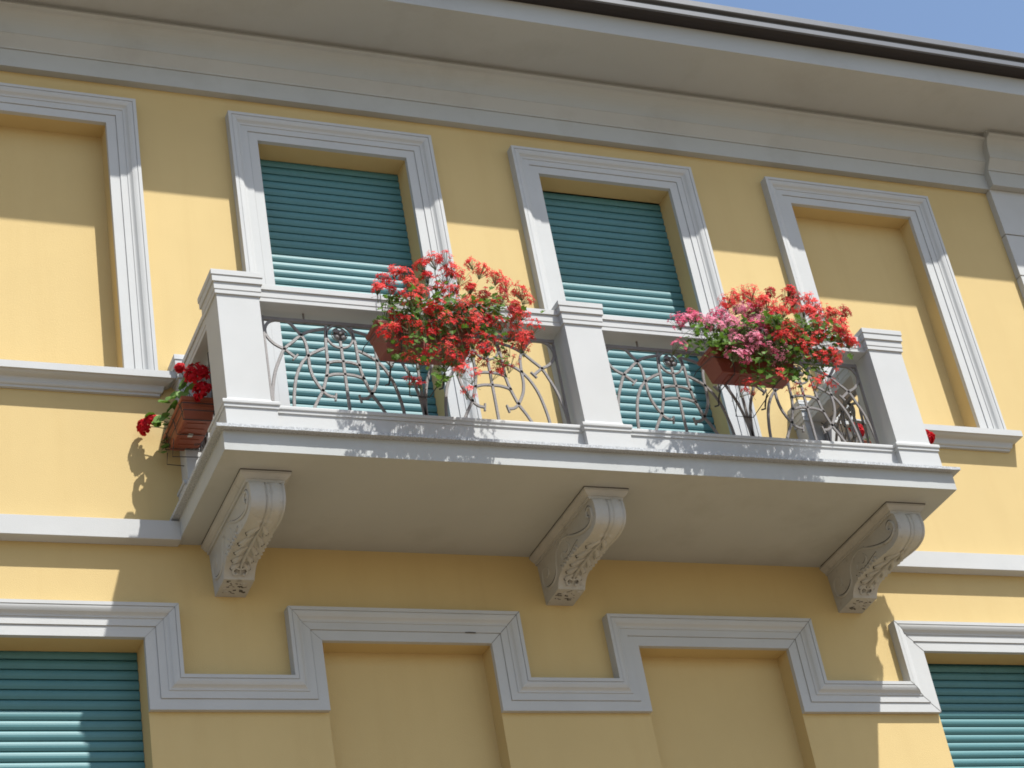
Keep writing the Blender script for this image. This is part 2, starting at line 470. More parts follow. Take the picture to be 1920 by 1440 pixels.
# wrought iron infill: one motif, mirrored about its middle bar
H_A = [(.297, .635), (.337, .669), (.36, .688), (.417, .72), (.457, .769), (.467, .821), (.442, .872), (.399, .893), (.348, .897), (.305, .879), (.274, .839), (.245, .798), (.223, .744), (.216, .651), (.215, .569), (.197, .490), (.153, .410), (.119, .378), (.077, .370)]
H_B = [(.470, .200), (.469, .321), (.456, .424), (.433, .522), (.400, .606), (.361, .687), (.305, .742), (.245, .798), (.177, .836), (.087, .860)]
H_C = [(.078, .885), (.090, .80), (.096, .72), (.100, .608), (.118, .514), (.153, .41), (.188, .348), (.22, .285), (.262, .200)]
H_D = [(.346, .200), (.342, .288), (.332, .376), (.307, .493), (.266, .588), (.216, .651), (.164, .687), (.104, .716)]
H_X1 = [(.100, .611), (.05, .627), (0.0, .629)]
H_X2 = [(.117, .517), (.06, .534), (0.0, .537)]
CROSS = [(.361, .687), (.245, .798), (.216, .651), (.153, .41), (.100, .608), (.117, .515)]
def railing(units, span, mapf, nrm):
    m = MB()
    W_, D_p = 0.0192, 0.013
    def st(pts, n=5, w_=W_): m.strap([mapf(*p) for p in smooth_path([(a, b, 0) for a, b in pts], n)] if False else [mapf(v.x, v.y) for v in smooth_path([(a, b, 0) for a, b in pts], n)], nrm, w_, D_p)
    for c, hw in units:
        k = hw/0.475
        for sgn in (-1, 1):
            for path_ in (H_A, H_B, H_C, H_D, H_X1, H_X2):
                st([(c+sgn*a*k, b) for a, b in path_])
            # hammered T ends
            for (e0, e1) in ((H_A[0], H_A[1]), (H_A[-1], H_A[-2])):
                tx, tz = e0[0]-e1[0], e0[1]-e1[1]; L = math.hypot(tx, tz); px_, pz_ = -tz/L*0.026, tx/L*0.026
                m.strap([mapf(c+sgn*(e0[0]+px_)*k, e0[1]+pz_), mapf(c+sgn*e0[0]*k, e0[1]), mapf(c+sgn*(e0[0]-px_)*k, e0[1]-pz_)], nrm, 0.013, 0.016)
            for a, b in CROSS:
                st([(c+sgn*a*k-0.009, b), (c+sgn*a*k+0.009, b)], 1, 0.022)
        st([(c, .775), (c, .5), (c, .200)])
        ring = [(c+0.083*math.cos(t*math.pi/12), .810+0.083*math.sin(t*math.pi/12)) for t in range(25)]
        m.strap([mapf(*p) for p in ring], nrm, 0.014, D_p)
        # rosette: dished disc with petals and a boss
        N = Vector(nrm)
        def P(r, t, h): return Vector(mapf(c+r*math.cos(t), .823+r*math.sin(t)))+N*h
        def disc(r0, z0_, r1, z1_, n=28):
            m.loft([[P(r0, 2*math.pi*i/n, z0_) for i in range(n)], [P(r1, 2*math.pi*i/n, z1_) for i in range(n)]], False)
        disc(.001, -.004, .040, -.004); disc(.001, .026, .008, .024); disc(.008, .024, .012, .004)
        for k in range(4):
            t0 = math.pi*(.5*k+.25); rows = []
            for q in range(7):
                f = q/6; r_ = .013+.034*f; half = .62*(1-.25*f)*(1 if f < .85 else .8)
                rows.append([P(r_, t0+half*(a_/4-1), .004+.013*math.sin(math.pi*min(1, .15+f*.8))*(1-.35*(a_/4-1)**2)) for a_ in range(9)])
            vs_ = [v for r in rows for v in r]
            m.add(vs_, [(y_*9+x_, y_*9+x_+1, (y_+1)*9+x_+1, (y_+1)*9+x_) for y_ in range(6) for x_ in range(8)])
        disc(.047, .001, .0505, .006); disc(.0505, .006, .050, -.005)
    a, b = span
    if len(units) == 2: st([((a+b)/2, .200), ((a+b)/2, .5), ((a+b)/2, .895)], 1)
    m.strap([mapf(a, .900), mapf(b, .900)], nrm, 0.028, 0.022)
    for u in (a+0.008, b-0.008): m.strap([mapf(u, .200), mapf(u, .914)], nrm, 0.016, 0.020)
    n_pin = 2 if b-a > 1 else 1
    for i in range(n_pin):
        u = a+(b-a)*(0.14 if n_pin == 2 and i == 0 else 0.86 if n_pin == 2 else 0.5)
        m.strap([mapf(u, .886), mapf(u, .959)], nrm, 0.011, 0.011)
    return m.build('iron_railing', M['iron'], balcony)
for p in (P1, P2):
    railing(((p[1]+.525, .475), (p[1]+1.479, .475)), (p[1]+.042, p[1]+1.962), lambda u, z: (u, IY, z), (0, -1, 0))
sc = -(0.13+PB)/2
railing(((sc, .310),), (sc-.318, sc+.318), lambda u, z: ((P1[0]+P1[1])/2, u, z), (-1, 0, 0))
railing(((sc, .310),), (sc-.318, sc+.318), lambda u, z: ((P3[0]+P3[1])/2, u, z), (1, 0, 0))

# scroll corbels under the slab
EDGE = [(-.868, -.212), (-.884, -.225), (-.893, -.262), (-.895, -.305), (-.882, -.35), (-.848, -.384), (-.78, -.404), (-.70, -.405), (-.60, -.398), (-.50, -.398), (-.41, -.400), (-.338, -.403), (-.278, -.413), (-.240, -.434), (-.215, -.463), (-.205, -.484)]
def corbel(c):
    m = MB()
    # moulded plate, with an open joint under the slab
    pl = [(SLZ+0.001, .139, .890), (SLZ-.006, .139, .890), (SLZ-.0062, .151, .906), (SLZ-.020, .151, .906), (SLZ-.022, .147, .902), (SLZ-.034, .138, .893), (SLZ-.046, .124, .880), (SLZ-.048, .118, .874), (SLZ-.066, .116, .872)]
    m.loft([[(c-hw, 0.0, z), (c-hw, -yy, z), (c+hw, -yy, z), (c+hw, 0.0, z)] for z, hw, yy in pl])
    e = smooth_path([(y, z, 0) for y, z in EDGE], 5); n = len(e); M_ = 25; grid = []
    for i, p in enumerate(e):
        a = e[max(i-1, 0)]; b = e[min(i+1, n-1)]; t = (b-a).normalized(); nv = Vector((-t.y, t.x, 0))
        if nv.y > 0 and i > n*0.4: nv = -nv
        if nv.x > 0 and i <= n*0.4: nv = -nv
        s = i/(n-1); row = []
        hw = 0.105-0.012*s
        for j in range(M_):
            u = -1+2*j/(M_-1); h = 0.0
            if s < 0.52:
                f = min(1, (0.52-s)/0.06)
                for gx, gw in ((-.07, .05), (.13, .05), (.80, .05)):
                    h -= 0.010*f*math.exp(-((u-gx)/gw)**2)
                h += 0.006*f*(math.exp(-((u+.42)/.3)**2)+math.exp(-((u-.48)/.28)**2))
            if 0.40 < s < 0.90:
                q = (s-0.40)/0.50
                wl = 0.92*math.sin(math.pi*min(1, q*0.9+0.12))**0.7*(0.80+0.20*abs(math.cos(q*5.5*math.pi)))
                if abs(u) < wl:
                    d = 1-abs(u)/wl
                    h += 0.006*min(1, d*3.2)
            row.append((c+u*hw, p.x+nv.x*h, p.y+nv.y*h))
        grid.append(row)
    vs = [v for r in grid for v in r]; fs = []
    for i in range(n-1):
        for j in range(M_-1): fs.append((i*M_+j, i*M_+j+1, (i+1)*M_+j+1, (i+1)*M_+j))
    m.add(vs, fs)
    for side in (0, M_-1):
        poly = [grid[i][side] for i in range(n)]
        x = poly[0][0]
        top = (poly[0][0], 0.0, poly[0][2]); bot = (poly[-1][0], 0.0, -.493)
        o = len(m.v)
        # side wall as a fan of quads back to the wall
        back = [(poly[i][0], 0.0, -.212-(.493-.212)*i/(n-1)) for i in range(n)]
        m.add(poly+back, [(i, i+1, n+i+1, n+i) for i in range(n-1)])
    L, R = grid[-1][0], grid[-1][-1]
    m.add([L, R, (R[0], 0.0, -.493), (L[0], 0.0, -.493)], [(0, 1, 2, 3)])
    # raised scrolls on both cheeks
    for sd_ in (-1, 1):
        def relief(pts, r0, dx=0.0, n_=5):
            hwm = lambda y: 0.105-0.012*min(1, max(0, (y+.9)/.7))
            pp = smooth_path([(a, b, 0) for a, b in pts], n_)
            m.tube([(c+sd_*(hwm(v.x)+dx+.001), v.x, v.y) for v in pp], r0, 6)
            m.tube([(c+sd_*(hwm(v.x)+.0005), v.x+r0*.6, v.y+r0*1.2) for v in pp], r0*.6, 5, mi=1)  # dark tube at the ridge foot paints the shade of a groove
        relief([(-.49, -.262), (-.53, -.285), (-.60, -.315), (-.67, -.338), (-.74, -.352), (-.80, -.350), (-.845, -.32), (-.850, -.278), (-.82, -.250), (-.785, -.262), (-.782, -.295), (-.805, -.305)], .010)
        relief([(-.49, -.262), (-.42, -.240), (-.35, -.247), (-.29, -.275), (-.262, -.32), (-.248, -.37), (-.215, -.405), (-.15, -.425), (-.07, -.41), (-.035, -.36), (-.045, -.30), (-.085, -.275), (-.13, -.295), (-.135, -.335), (-.10, -.345)], .011)
        relief([(-.455, -.290), (-.475, -.325), (-.43, -.350), (-.39, -.325), (-.36, -.315), (-.345, -.34), (-.37, -.372), (-.41, -.378)], .009)
        relief([(-.60, -.355), (-.54, -.362), (-.47, -.378), (-.40, -.385)], .007)
        for k in range(7):
            t = k/6; relief([(-.33-.24*t, -.402+.010*t), (-.32-.24*t, -.385+.012*t)], .010, 0.0, 2)
    # carved acanthus: rows of lobes either side of a rib, with undercut shade painted as dark tubes
    def on(sv, u, h=0.0):
        q = max(0, min(n-1.001, sv*(n-1))); i0 = int(q); f = q-i0
        jj = max(0, min(M_-1.001, (u+1)/2*(M_-1))); j0 = int(jj); g_ = jj-j0
        P_ = lambda i, j: Vector(grid[min(n-1, i)][min(M_-1, j)])
        a_ = P_(i0, j0)*(1-g_)+P_(i0, j0+1)*g_; b_ = P_(i0+1, j0)*(1-g_)+P_(i0+1, j0+1)*g_
        t_ = (P_(min(n-1, i0+2), j0)-P_(max(0, i0-1), j0)).normalized(); nv_ = Vector((1, 0, 0)).cross(t_)
        if nv_.y+nv_.z > 0: nv_ = -nv_
        return a_*(1-f)+b_*f+nv_*h
    def lobe(s0, u0, s1, u1, wd, hh):
        A_l, B_l = on(s0, u0), on(s1, u1); rings_ = []
        ax_ = (B_l-A_l); nn_ = (on((s0+s1)/2, (u0+u1)/2, .01)-on((s0+s1)/2, (u0+u1)/2)).normalized(); sd = ax_.cross(nn_).normalized()
        for q in range(9):
            f = q/8; k_ = math.sin(math.pi*min(1, .06+f*.9))**.6
            ce = on(s0+(s1-s0)*f, u0+(u1-u0)*f)
            rings_.append([ce+sd*wd*k_*math.cos(2*math.pi*e_/10)+nn_*hh*(k_*math.sin(2*math.pi*e_/10)+.25*f) for e_ in range(10)])
        m.loft(rings_)
    for sd_ in (-1, 1):
        for k in range(5):
            s0 = .45+.085*k; w_ = .78-.05*k if k else .6
            lobe(s0, sd_*.10, s0+.075, sd_*w_, .017, .014)
            lobe(s0+.01, sd_*.30, s0+.095, sd_*(w_-.10), .010, .017)
            m.tube(smooth_path([on(s0+.055, sd_*(w_-.28), .006), on(s0+.085, sd_*(w_-.06), .004), on(s0+.068, sd_*(w_+.08), .003)], 3), .0032, 5, mi=1)
    lobe(.42, 0, .90, 0, .011, .018)
    for sd_ in (-1, 1):
        m.tube(smooth_path([on(.86, sd_*.05, .006), on(.84, sd_*.30, .010), on(.88, sd_*.46, .008), on(.925, sd_*.32, .008), on(.905, sd_*.16, .010)], 4), .0075, 6)
        m.tube(smooth_path([on(.87, sd_*.08, .008), on(.855, sd_*.28, .012), on(.885, sd_*.38, .010)], 4), .0030, 5, mi=1)
    m.box(c-.1515, c+.1515, -.9075, -.893, SLZ-.0065, SLZ-.0005, 1)
    m.box(c-.1525, c-.143, -.90, -.02, SLZ-.005, SLZ-.0005, 1)
    # broken crust along the lower block
    random.seed(int(c*10)+3)
    for k in range(38):
        xx = random.uniform(L[0]+.02, R[0]-.02); yy = random.uniform(-.19, -.05)
        zz = -.484-.009*(1+yy/.205)
        dx_ = random.uniform(.004, .014); m.tube([(xx-dx_, yy, zz), (xx+dx_, yy+random.uniform(-.012, .012), zz)], random.uniform(.002, .0055), 5, mi=random.choice((0, 1)))
    return m.build('corbel', [M['stone'], M['grime_and_shade']], balcony)
for c in (-.508, 1.643, 3.812): corbel(c)
# ---------------------------------------------------------------- flower boxes
def flower_box(x0, x1, y0, y1, z0, z1, mat, label, axis='x', loc=None, sticker=False):
    cx, cy = (x0+x1)/2, (y0+y1)/2
    t = thing('flower_box', label, 'flower box', (cx, cy, z0), 'flower boxes hung on the balcony railing')
    m = MB()
    tap = 0.030 if axis == 'x' else 0.022; tapn = 0.013
    tx, ty = (tap+.02, tapn) if axis == 'x' else (tapn, tap+.02)
    H = z1-z0
    def ring(z, o):
        k = 1-(z-z0)/H
        return [(x0+tx*k-o, y0+ty*k-o, z), (x1-tx*k+o, y0+ty*k-o, z), (x1-tx*k+o, y1-ty*k+o, z), (x0+tx*k-o, y1-ty*k+o, z)]
    rs = [ring(z0, -.006), ring(z0+.004, 0), ring(z0+.012, 0), ring(z1-.060, 0), ring(z1-.056, .003), ring(z1-.024, .003), ring(z1-.023, .011), ring(z1-.002, .012), ring(z1, .010), ring(z1, .001), ring(z1-.012, -.004), ring(z1-.014, -.006)]
    m.loft(rs, False)
    b = rs[0]; m.add(b, [(3, 2, 1, 0)])
    # stiffening ribs moulded into the base
    bx0, bx1, by0, by1 = b[0][0], b[1][0], b[0][1], b[2][1]
    for k in range(5):
        f0 = .10+.17*k
        if axis == 'x': m.box(bx0+(bx1-bx0)*f0, bx0+(bx1-bx0)*(f0+.10), by0+.02, by1-.02, z0-.004, z0+.001)
        else: m.box(bx0+.02, bx1-.02, by0+(by1-by0)*f0, by0+(by1-by0)*(f0+.10), z0-.004, z0+.001)
    m.build('tub', mat, t, bevel=0.002)
    s = MB(); s.loft([ring(z1-.03, -.004), ring(z1-.015, -.004)]); s.build('soil', M['soil'], t)
    if sticker:
        q = MB(); q.box(cx-.022, cx+.006, cy-.03, cy+.008, z0-.0065, z0-.0045); q.build('price_sticker', M['label'], t)
    return t
BOXES = [(0.158, 0.775, -1.250, -1.080, 0.527, 0.708), (2.404, 3.02, -1.250, -1.080, 0.543, 0.717)]
flower_box(*BOXES[0], M['terracotta'], 'brown red flower box nearly hidden under masses of red blossom, left half of the railing')
flower_box(*BOXES[1], M['terracotta'], 'brown red flower box under pink and red blossom, right half of the railing')
LB = (-0.838, -0.640, -0.505, -0.052, 0.446, 0.574)
RB = (3.940, 4.138, -0.505, -0.052, 0.446, 0.574)
flower_box(*LB, M['terracotta_orange'], 'orange terracotta flower box with a paper sticker underneath, on the left end of the balcony', 'y', sticker=True)
flower_box(*RB, M['terracotta_orange'], 'flower box behind the right end pillar of the balcony', 'y')

def holder(bx, label, axis='x'):
    x0, x1, y0, y1, z0, z1 = bx
    t = thing('wire_bracket', label, 'bracket', ((x0+x1)/2, (y0+y1)/2, z0), 'wire brackets holding the flower boxes')
    m = MB(); r = .0032
    if axis == 'x':
        zb = z0-.0085
        for f in (.22, .78):
            x = x0+(x1-x0)*f
            m.tube([(x, -.94, 1.078), (x, -1.052, 1.078), (x, -1.047, .96), (x, -1.030, z1-.05), (x, -1.030, zb), (x, y0+.008, zb), (x, y0-.004, z0+.05), (x, y0-.0075, z1-.04)], r, 6)
            m.tube([(x, -1.03, zb), (x+.01, -.985, zb-.015), (x+.01, -.965, zb-.045), (x, -.975, zb-.07), (x-.01, -.945, zb-.06)], .006, 6)
        m.tube([(x0-.03, -1.035, z0+.095), (x0-.035, -1.08, z0+.10), (x0-.012, y0-.004, z0+.10), (x1+.012, y0-.004, z0+.10), (x1+.035, -1.08, z0+.10), (x1+.03, -1.035, z0+.095)], r, 6)
        xa, xb, xm = x0+(x1-x0)*.45, x0+(x1-x0)*.66, x0+(x1-x0)*.8
        m.tube([(xa-.02, -1.03, zb), (xa, -.925, zb-.11), (xb, -.925, zb-.11), (xm, -1.03, zb)], r, 6)
    else:
        sg = -1 if x0 < 0 else 1
        xo, xi = (x0, x1) if sg < 0 else (x1, x0)
        zb = z0-.009
        for f in (.08, .45, .82):
            y = y0+(y1-y0)*f
            m.tube([(xi-sg*.03, y, .95), (xi+sg*.004, y, .93), (xi+sg*.004, y, zb), (xo-sg*.006, y, zb), (xo+sg*.006, y, z1-.05), (xo+sg*.016, y, z1-.03)], r*.9, 6)
        for zz, o in ((z0+.035, .002), (z1-.045, .010)):
            m.tube([(xi, y0-.004-o*.3, zz), (xo+sg*o, y0-.004-o*.3, zz), (xo+sg*o, y1+.004, zz), (xi, y1+.004, zz)], r, 6)
        m.tube([(xi, y0+.03, zb-.002), (xo, y0+.03, zb-.002)], r, 6)
        # rear prop reaching down towards the slab edge
        m.tube([(xo, y1-.03, zb), (xo+sg*.006, y1-.02, zb-.075), (xi, y1-.02, zb-.085)], r*.9, 6)
        m.tube([(xo, y0+.26, zb), (xo+sg*.006, y0+.30, zb-.10), (xi+.0, y0+.28, zb-.105)], r*.9, 6)
        for k in range(2):
            cy_ = y0+.22+.055*k
            m.tube([(xi+sg*.06+.025*math.cos(a*.5)*1.0, cy_+.026*math.sin(a*.5), zb-.03-.004*a) for a in range(13)], r*.7, 5)
    m.build('wire_frame', M['wire'], t)
holder(BOXES[0], 'black wire bracket under the flower box of massed red blossom only')
holder(BOXES[1], 'black wire bracket under the flower box of pink and red blossom')
holder(LB, 'black wire cradle round the orange box on the left end of the balcony', 'y')
holder(RB, 'black wire cradle round the box behind the right end pillar', 'y')

# ---------------------------------------------------------------- geraniums
def frame_of(d):
    d = d.normalized(); a = d.orthogonal().normalized(); return d, a, d.cross(a)
def petal(m, base, along, nrm, L, W, mi):
    s = along.cross(nrm).normalized()
    p0 = base; p1 = base+along*L*.35; p2 = base+along*L*.75+nrm*L*.10; p3 = base+along*L
    m.add([p0-s*W*.12, p0+s*W*.12, p1+s*W*.34, p2+s*W*.5, p3+s*W*.22-nrm*L*.05, p3-s*W*.22-nrm*L*.05, p2-s*W*.5, p1-s*W*.34],
          [(0, 1, 2, 7), (7, 2, 3, 6), (6, 3, 4, 5)], mi)
def floret(m, p, d, size, narrow, mi):
    d, a, b = frame_of(d); th = random.uniform(0, 6.28)
    for k in range(5):
        an = th+(k-2)*1.2566+random.uniform(-.16, .16)
        r = a*math.cos(an)+b*math.sin(an)
        al = (r*0.94+d*random.uniform(-.12, .35)).normalized()
        nn = (d-al*d.dot(al)).normalized()
        petal(m, p, al, nn, size*random.uniform(.8, 1.1), size*narrow*random.uniform(.85, 1.15), mi)
def rnd_dir(): 
    while True:
        v = Vector((random.uniform(-1, 1), random.uniform(-1, 1), random.uniform(-1, 1)))
        if 0.05 < v.length < 1: return v.normalized()
def umbel(plant, pos, rad, n, mat, size=.0170, narrow=.42, out=(0, -.55, .6), loose=True):
    m = MB(); pos = Vector(pos)
    ax = (Vector(out)+rnd_dir()*.45).normalized()
    base = pos-ax*rad*.9
    for k in range(n):
        for _ in range(20):
            d = rnd_dir()
            if d.dot(ax) > (-.25 if loose else -.35): break
        q = pos+d*rad*(random.uniform(.55, 1.05) if loose else random.uniform(.88, 1.0))
        if loose: m.tube([base, base+(q-base)*.5+ax*.004, q-d*.002], .0010, 3, cap=False, mi=1)
        dd = (d*.8+ax*.5+rnd_dir()*.25)
        floret(m, q, dd, size, narrow, 0)
    # a couple of hanging buds
    if loose:
        for k in range(random.choice((0, 1, 2, 3))):
            d = (rnd_dir()+Vector((0, 0, -.6))).normalized(); q = base+d*rad*.8
            m.tube([base, q], .0009, 3, cap=False, mi=1); m.tube([q, q+d*.010], .0024, 4, r1=.001, mi=1)
    MB.fix = False
    o = m.build('flower_head', [mat, M['stem']], plant, loc=pos)
    MB.fix = True
    return base
LEAF = [(0, .0), (.10, -.26), (.34, -.48), (.42, -.22), (.66, -.52), (.78, -.20), (1.0, 0), (.78, .20), (.66, .52), (.42, .22), (.34, .48), (.10, .26)]
ROUND = [(0, .0)]+[(.52-.56*math.cos(.5+k*(5.28/12)), -.60*math.sin(.5+k*(5.28/12))*(1.0 if k % 2 else .9)) for k in range(13)]
def leaf(m, p, d, nrm, L, shape, mi):
    s = d.cross(nrm).normalized(); fold = random.uniform(.10, .45); curl = random.uniform(-.15, .35)
    mid = p+d*L*.5
    vs = [p+d*L*a+s*L*b+nrm*L*(fold*abs(b)-curl*a*a) for a, b in shape]
    o = [mid-nrm*L*curl*.25]+vs; n = len(vs)
    m.add(o, [(0, 1+i, 1+(i+1) % n) for i in range(n)], mi)
def bez(a, b, c, n=9): return [a*(1-t)**2+b*2*t*(1-t)+c*t*t for t in [i/n for i in range(n+1)]]
def geranium(label, heads, tufts, box, mat, group, seed, leaves=(4, 7), xr=None, extra=0):
    random.seed(seed)
    x0, x1, y0, y1, z0, z1 = box
    if xr: x0, x1 = xr
    t = thing('geranium', label, 'geranium', ((x0+x1)/2, (y0+y1)/2, z1-.015), group)
    st, fo = MB(), MB()
    lo, hi = min(h[0] for h in heads), max(h[0] for h in heads)
    def stem_to(tip, thick=.0016):
        f = (tip.x-lo)/(hi-lo+1e-6)
        a = Vector((x0+.05+(x1-x0-.10)*f, (y0+y1)/2+random.uniform(-.04, .03), z1-.02))
        if tip.z < z1-.06:
            b = Vector((tip.x*.6+a.x*.4, min(tip.y, y0)-.10, z1+random.uniform(.10, .22)))
        else:
            b = Vector((a.x*.55+tip.x*.45, (a.y+tip.y)/2-.02, z1+(tip.z-z1)*random.uniform(.45, .7)+.03))
        c = bez(a, b, tip); st.tube(c, thick, 4, r1=thick*.6); return c
    for h in heads:
        pos = Vector(h)
        low = pos.z < z1-.10
        base = umbel(t, pos, random.uniform(.046, .068), random.randint(24, 33) if not low else random.randint(10, 15), random.choice(mat))
        c = stem_to(base)
        for k in range(random.randint(*leaves) if not low else 2):
            q = c[random.randint(1, 6)]
            off = rnd_dir()*random.uniform(.02, .07)+Vector((0, -.012, -.01)); q2 = q+off
            st.tube([q, q2], .0009, 3, cap=False)
            nn = (Vector((0, -.35, .75))+rnd_dir()*.7).normalized(); d = (off+rnd_dir()*.02); d = (d-nn*d.dot(nn)).normalized()
            leaf(fo, q2, d, nn, random.uniform(.032, .052), LEAF, 0 if random.random() < .72 else 1)
    for k in range(extra):
        hx = random.choice(heads); tip = Vector((hx[0]+random.uniform(-.10, .10), hx[1]+random.uniform(-.05, .12), max(z1-.08, hx[2]-random.uniform(.04, .22))))
        c = stem_to(tip, .0016)
        for i in range(random.randint(3, 6)):
            q = c[random.randint(3, 9)]; off = rnd_dir()*random.uniform(.015, .06); q2 = q+off
            nn = (Vector((0, -.35, .75))+rnd_dir()*.7).normalized(); d = (off+rnd_dir()*.02); d = (d-nn*d.dot(nn)).normalized()
            leaf(fo, q2, d, nn, random.uniform(.03, .05), LEAF, 0 if random.random() < .72 else 1)
    for h in tufts:
        tip = Vector(h); stem_to(tip, .0015)
        for i in range(7):
            off = rnd_dir()*random.uniform(.012, .055)
            nn = (Vector((0, -.5, .7))+rnd_dir()*.6).normalized(); d = (off+rnd_dir()*.02); d = (d-nn*d.dot(nn)).normalized()
            leaf(fo, tip+off, d, nn, random.uniform(.032, .052), LEAF, 0 if random.random() < .72 else 1)
    MB.fix = False
    fo.build('foliage', [M['leaf'], M['leafpale']], t)
    MB.fix = True
    st.build('stems', M['stem'], t)
    return t

LEAF_A=[(0.273, -1.232, 0.794), (0.292, -1.294, 0.715), (0.129, -1.427, 0.588), (0.371, -1.302, 0.697), (0.209, -1.364, 0.414), (0.239, -1.36, 0.381), (0.275, -1.414, 0.423), (0.325, -1.531, 0.368), (0.438, -1.388, 0.455), (0.325, -1.501, 0.296), (0.445, -1.374, 0.353), (0.516, -1.319, 0.358), (0.58, -1.412, 0.452), (0.271, -1.516, 0.41), (0.509, -1.455, 0.529), (0.752, -1.267, 0.758), (0.81, -1.5, 0.508), (0.892, -1.43, 0.525), (0.77, -1.465, 0.395), (0.789, -1.511, 0.31), (0.445, -1.378, 0.257), (0.408, -1.482, 0.15), (0.716, -1.489, 0.526), (0.694, -1.326, 0.751), (0.345, -1.457, 0.551), (0.956, -1.422, 0.671), (0.257, -1.436, 0.351), (0.555, -1.356, 0.374), (0.64, -1.382, 0.439)]
LEAF_B=[(2.248, -1.384, 0.699), (2.333, -1.341, 0.728), (2.341, -1.404, 0.653), (2.434, -1.353, 0.696), (2.34, -1.412, 0.588), (2.552, -1.229, 0.84), (2.273, -1.433, 0.588), (2.369, -1.49, 0.558), (2.525, -1.336, 0.716), (2.167, -1.434, 0.618), (2.141, -1.386, 0.567), (2.233, -1.409, 0.561), (2.651, -1.297, 0.753), (2.567, -1.4, 0.555), (2.609, -1.338, 0.519), (2.578, -1.453, 0.481), (2.609, -1.351, 0.471), (2.505, -1.454, 0.574)]
LEAF_C=[(2.867, -1.245, 0.871), (2.728, -1.453, 0.615), (2.741, -1.536, 0.541), (2.828, -1.518, 0.54), (2.921, -1.493, 0.544), (2.833, -1.427, 0.52), (2.864, -1.478, 0.449), (3.016, -1.382, 0.525), (2.774, -1.392, 0.518), (2.616, -1.495, 0.417), (2.641, -1.39, 0.448), (2.615, -1.494, 0.339), (2.727, -1.488, 0.391), (2.863, -1.403, 0.437), (2.901, -1.467, 0.419), (3.053, -1.402, 0.555), (3.062, -1.474, 0.59), (2.982, -1.488, 0.614), (3.109, -1.367, 0.542), (2.883, -1.474, 0.655), (3.162, -1.216, 0.939), (2.527, -1.5, 0.308), (3.184, -1.452, 0.697), (2.773, -1.389, 0.581), (2.819, -1.437, 0.56), (2.594, -1.52, 0.458), (2.851, -1.489, 0.353)]
RED_A=[(0.315, -1.27, 1.065), (0.244, -1.27, 0.991), (0.374, -1.287, 1.036), (0.491, -1.28, 1.117), (0.59, -1.247, 1.192), (0.641, -1.294, 1.176), (0.682, -1.28, 1.114), (0.902, -1.142, 1.283), (0.943, -1.18, 1.206), (0.972, -1.276, 1.084), (0.995, -1.331, 0.994), (0.143, -1.376, 0.85), (0.201, -1.441, 0.78), (0.364, -1.365, 0.916), (0.532, -1.243, 1.069), (0.663, -1.227, 1.094), (0.721, -1.323, 1.023), (0.784, -1.295, 0.974), (0.847, -1.325, 0.916), (0.655, -1.322, 0.926), (0.545, -1.33, 0.905), (0.442, -1.323, 0.884), (1.063, -1.389, 0.909), (1.115, -1.358, 0.888), (0.96, -1.477, 0.723), (0.929, -1.392, 0.853), (0.878, -1.371, 0.815), (0.755, -1.398, 0.765), (0.633, -1.47, 0.703), (0.613, -1.34, 0.811), (1.022, -1.444, 0.701), (0.951, -1.475, 0.611), (1.005, -1.578, 0.523), (0.998, -1.482, 0.499), (0.945, -1.535, 0.383), (0.915, -1.459, 0.526), (0.822, -1.497, 0.568), (0.792, -1.433, 0.648), (0.689, -1.463, 0.617), (0.596, -1.436, 0.607), (0.464, -1.511, 0.582), (0.422, -1.432, 0.67), (0.371, -1.377, 0.761), (0.205, -1.417, 0.633), (0.135, -1.517, 0.445), (0.128, -1.428, 0.482), (0.31, -1.423, 0.57), (0.371, -1.456, 0.497), (0.48, -1.404, 0.542), (0.554, -1.408, 0.49), (0.618, -1.487, 0.443), (0.708, -1.485, 0.471), (0.758, -1.55, 0.413), (0.879, -1.429, 0.448), (0.986, -1.411, 0.527), (0.687, -1.494, 0.369), (0.618, -1.456, 0.37), (0.533, -1.45, 0.347), (0.455, -1.449, 0.379), (0.325, -1.549, 0.301), (0.342, -1.39, 0.326), (0.258, -1.425, 0.333), (0.699, -1.41, 0.35), (0.543, -1.454, 0.271), (0.232, -1.418, 0.174), (0.302, -1.391, 0.186), (0.845, -1.415, 0.322), (0.793, -1.4, 0.282), (0.538, -1.525, 0.06), (0.583, -1.501, 0.196), (0.208, -1.501, 0.389), (0.493, -1.413, 0.324), (0.294, -1.445, 0.744), (0.828, -1.407, 0.339), (0.538, -1.416, 0.367), (0.932, -1.572, 0.436), (0.705, -1.414, 0.785), (0.702, -1.539, 0.351), (0.921, -1.562, 0.593), (0.646, -1.543, 0.587), (0.463, -1.523, 0.378), (0.975, -1.547, 0.458), (0.909, -1.545, 0.415), (0.654, -1.574, 0.496), (0.936, -1.496, 0.522), (0.753, -1.512, 0.574), (0.648, -1.47, 0.566), (0.81, -1.474, 0.585), (0.083, -1.537, 0.434), (0.987, -1.417, 0.481), (0.513, -1.53, 0.211), (0.233, -1.507, 0.519), (0.13, -1.53, 0.452), (0.684, -1.506, 0.39), (0.443, -1.498, 0.67), (0.422, -1.43, 0.563), (0.68, -1.513, 0.442), (0.922, -1.534, 0.66), (0.892, -1.42, 0.35), (0.473, -1.563, 0.507)]
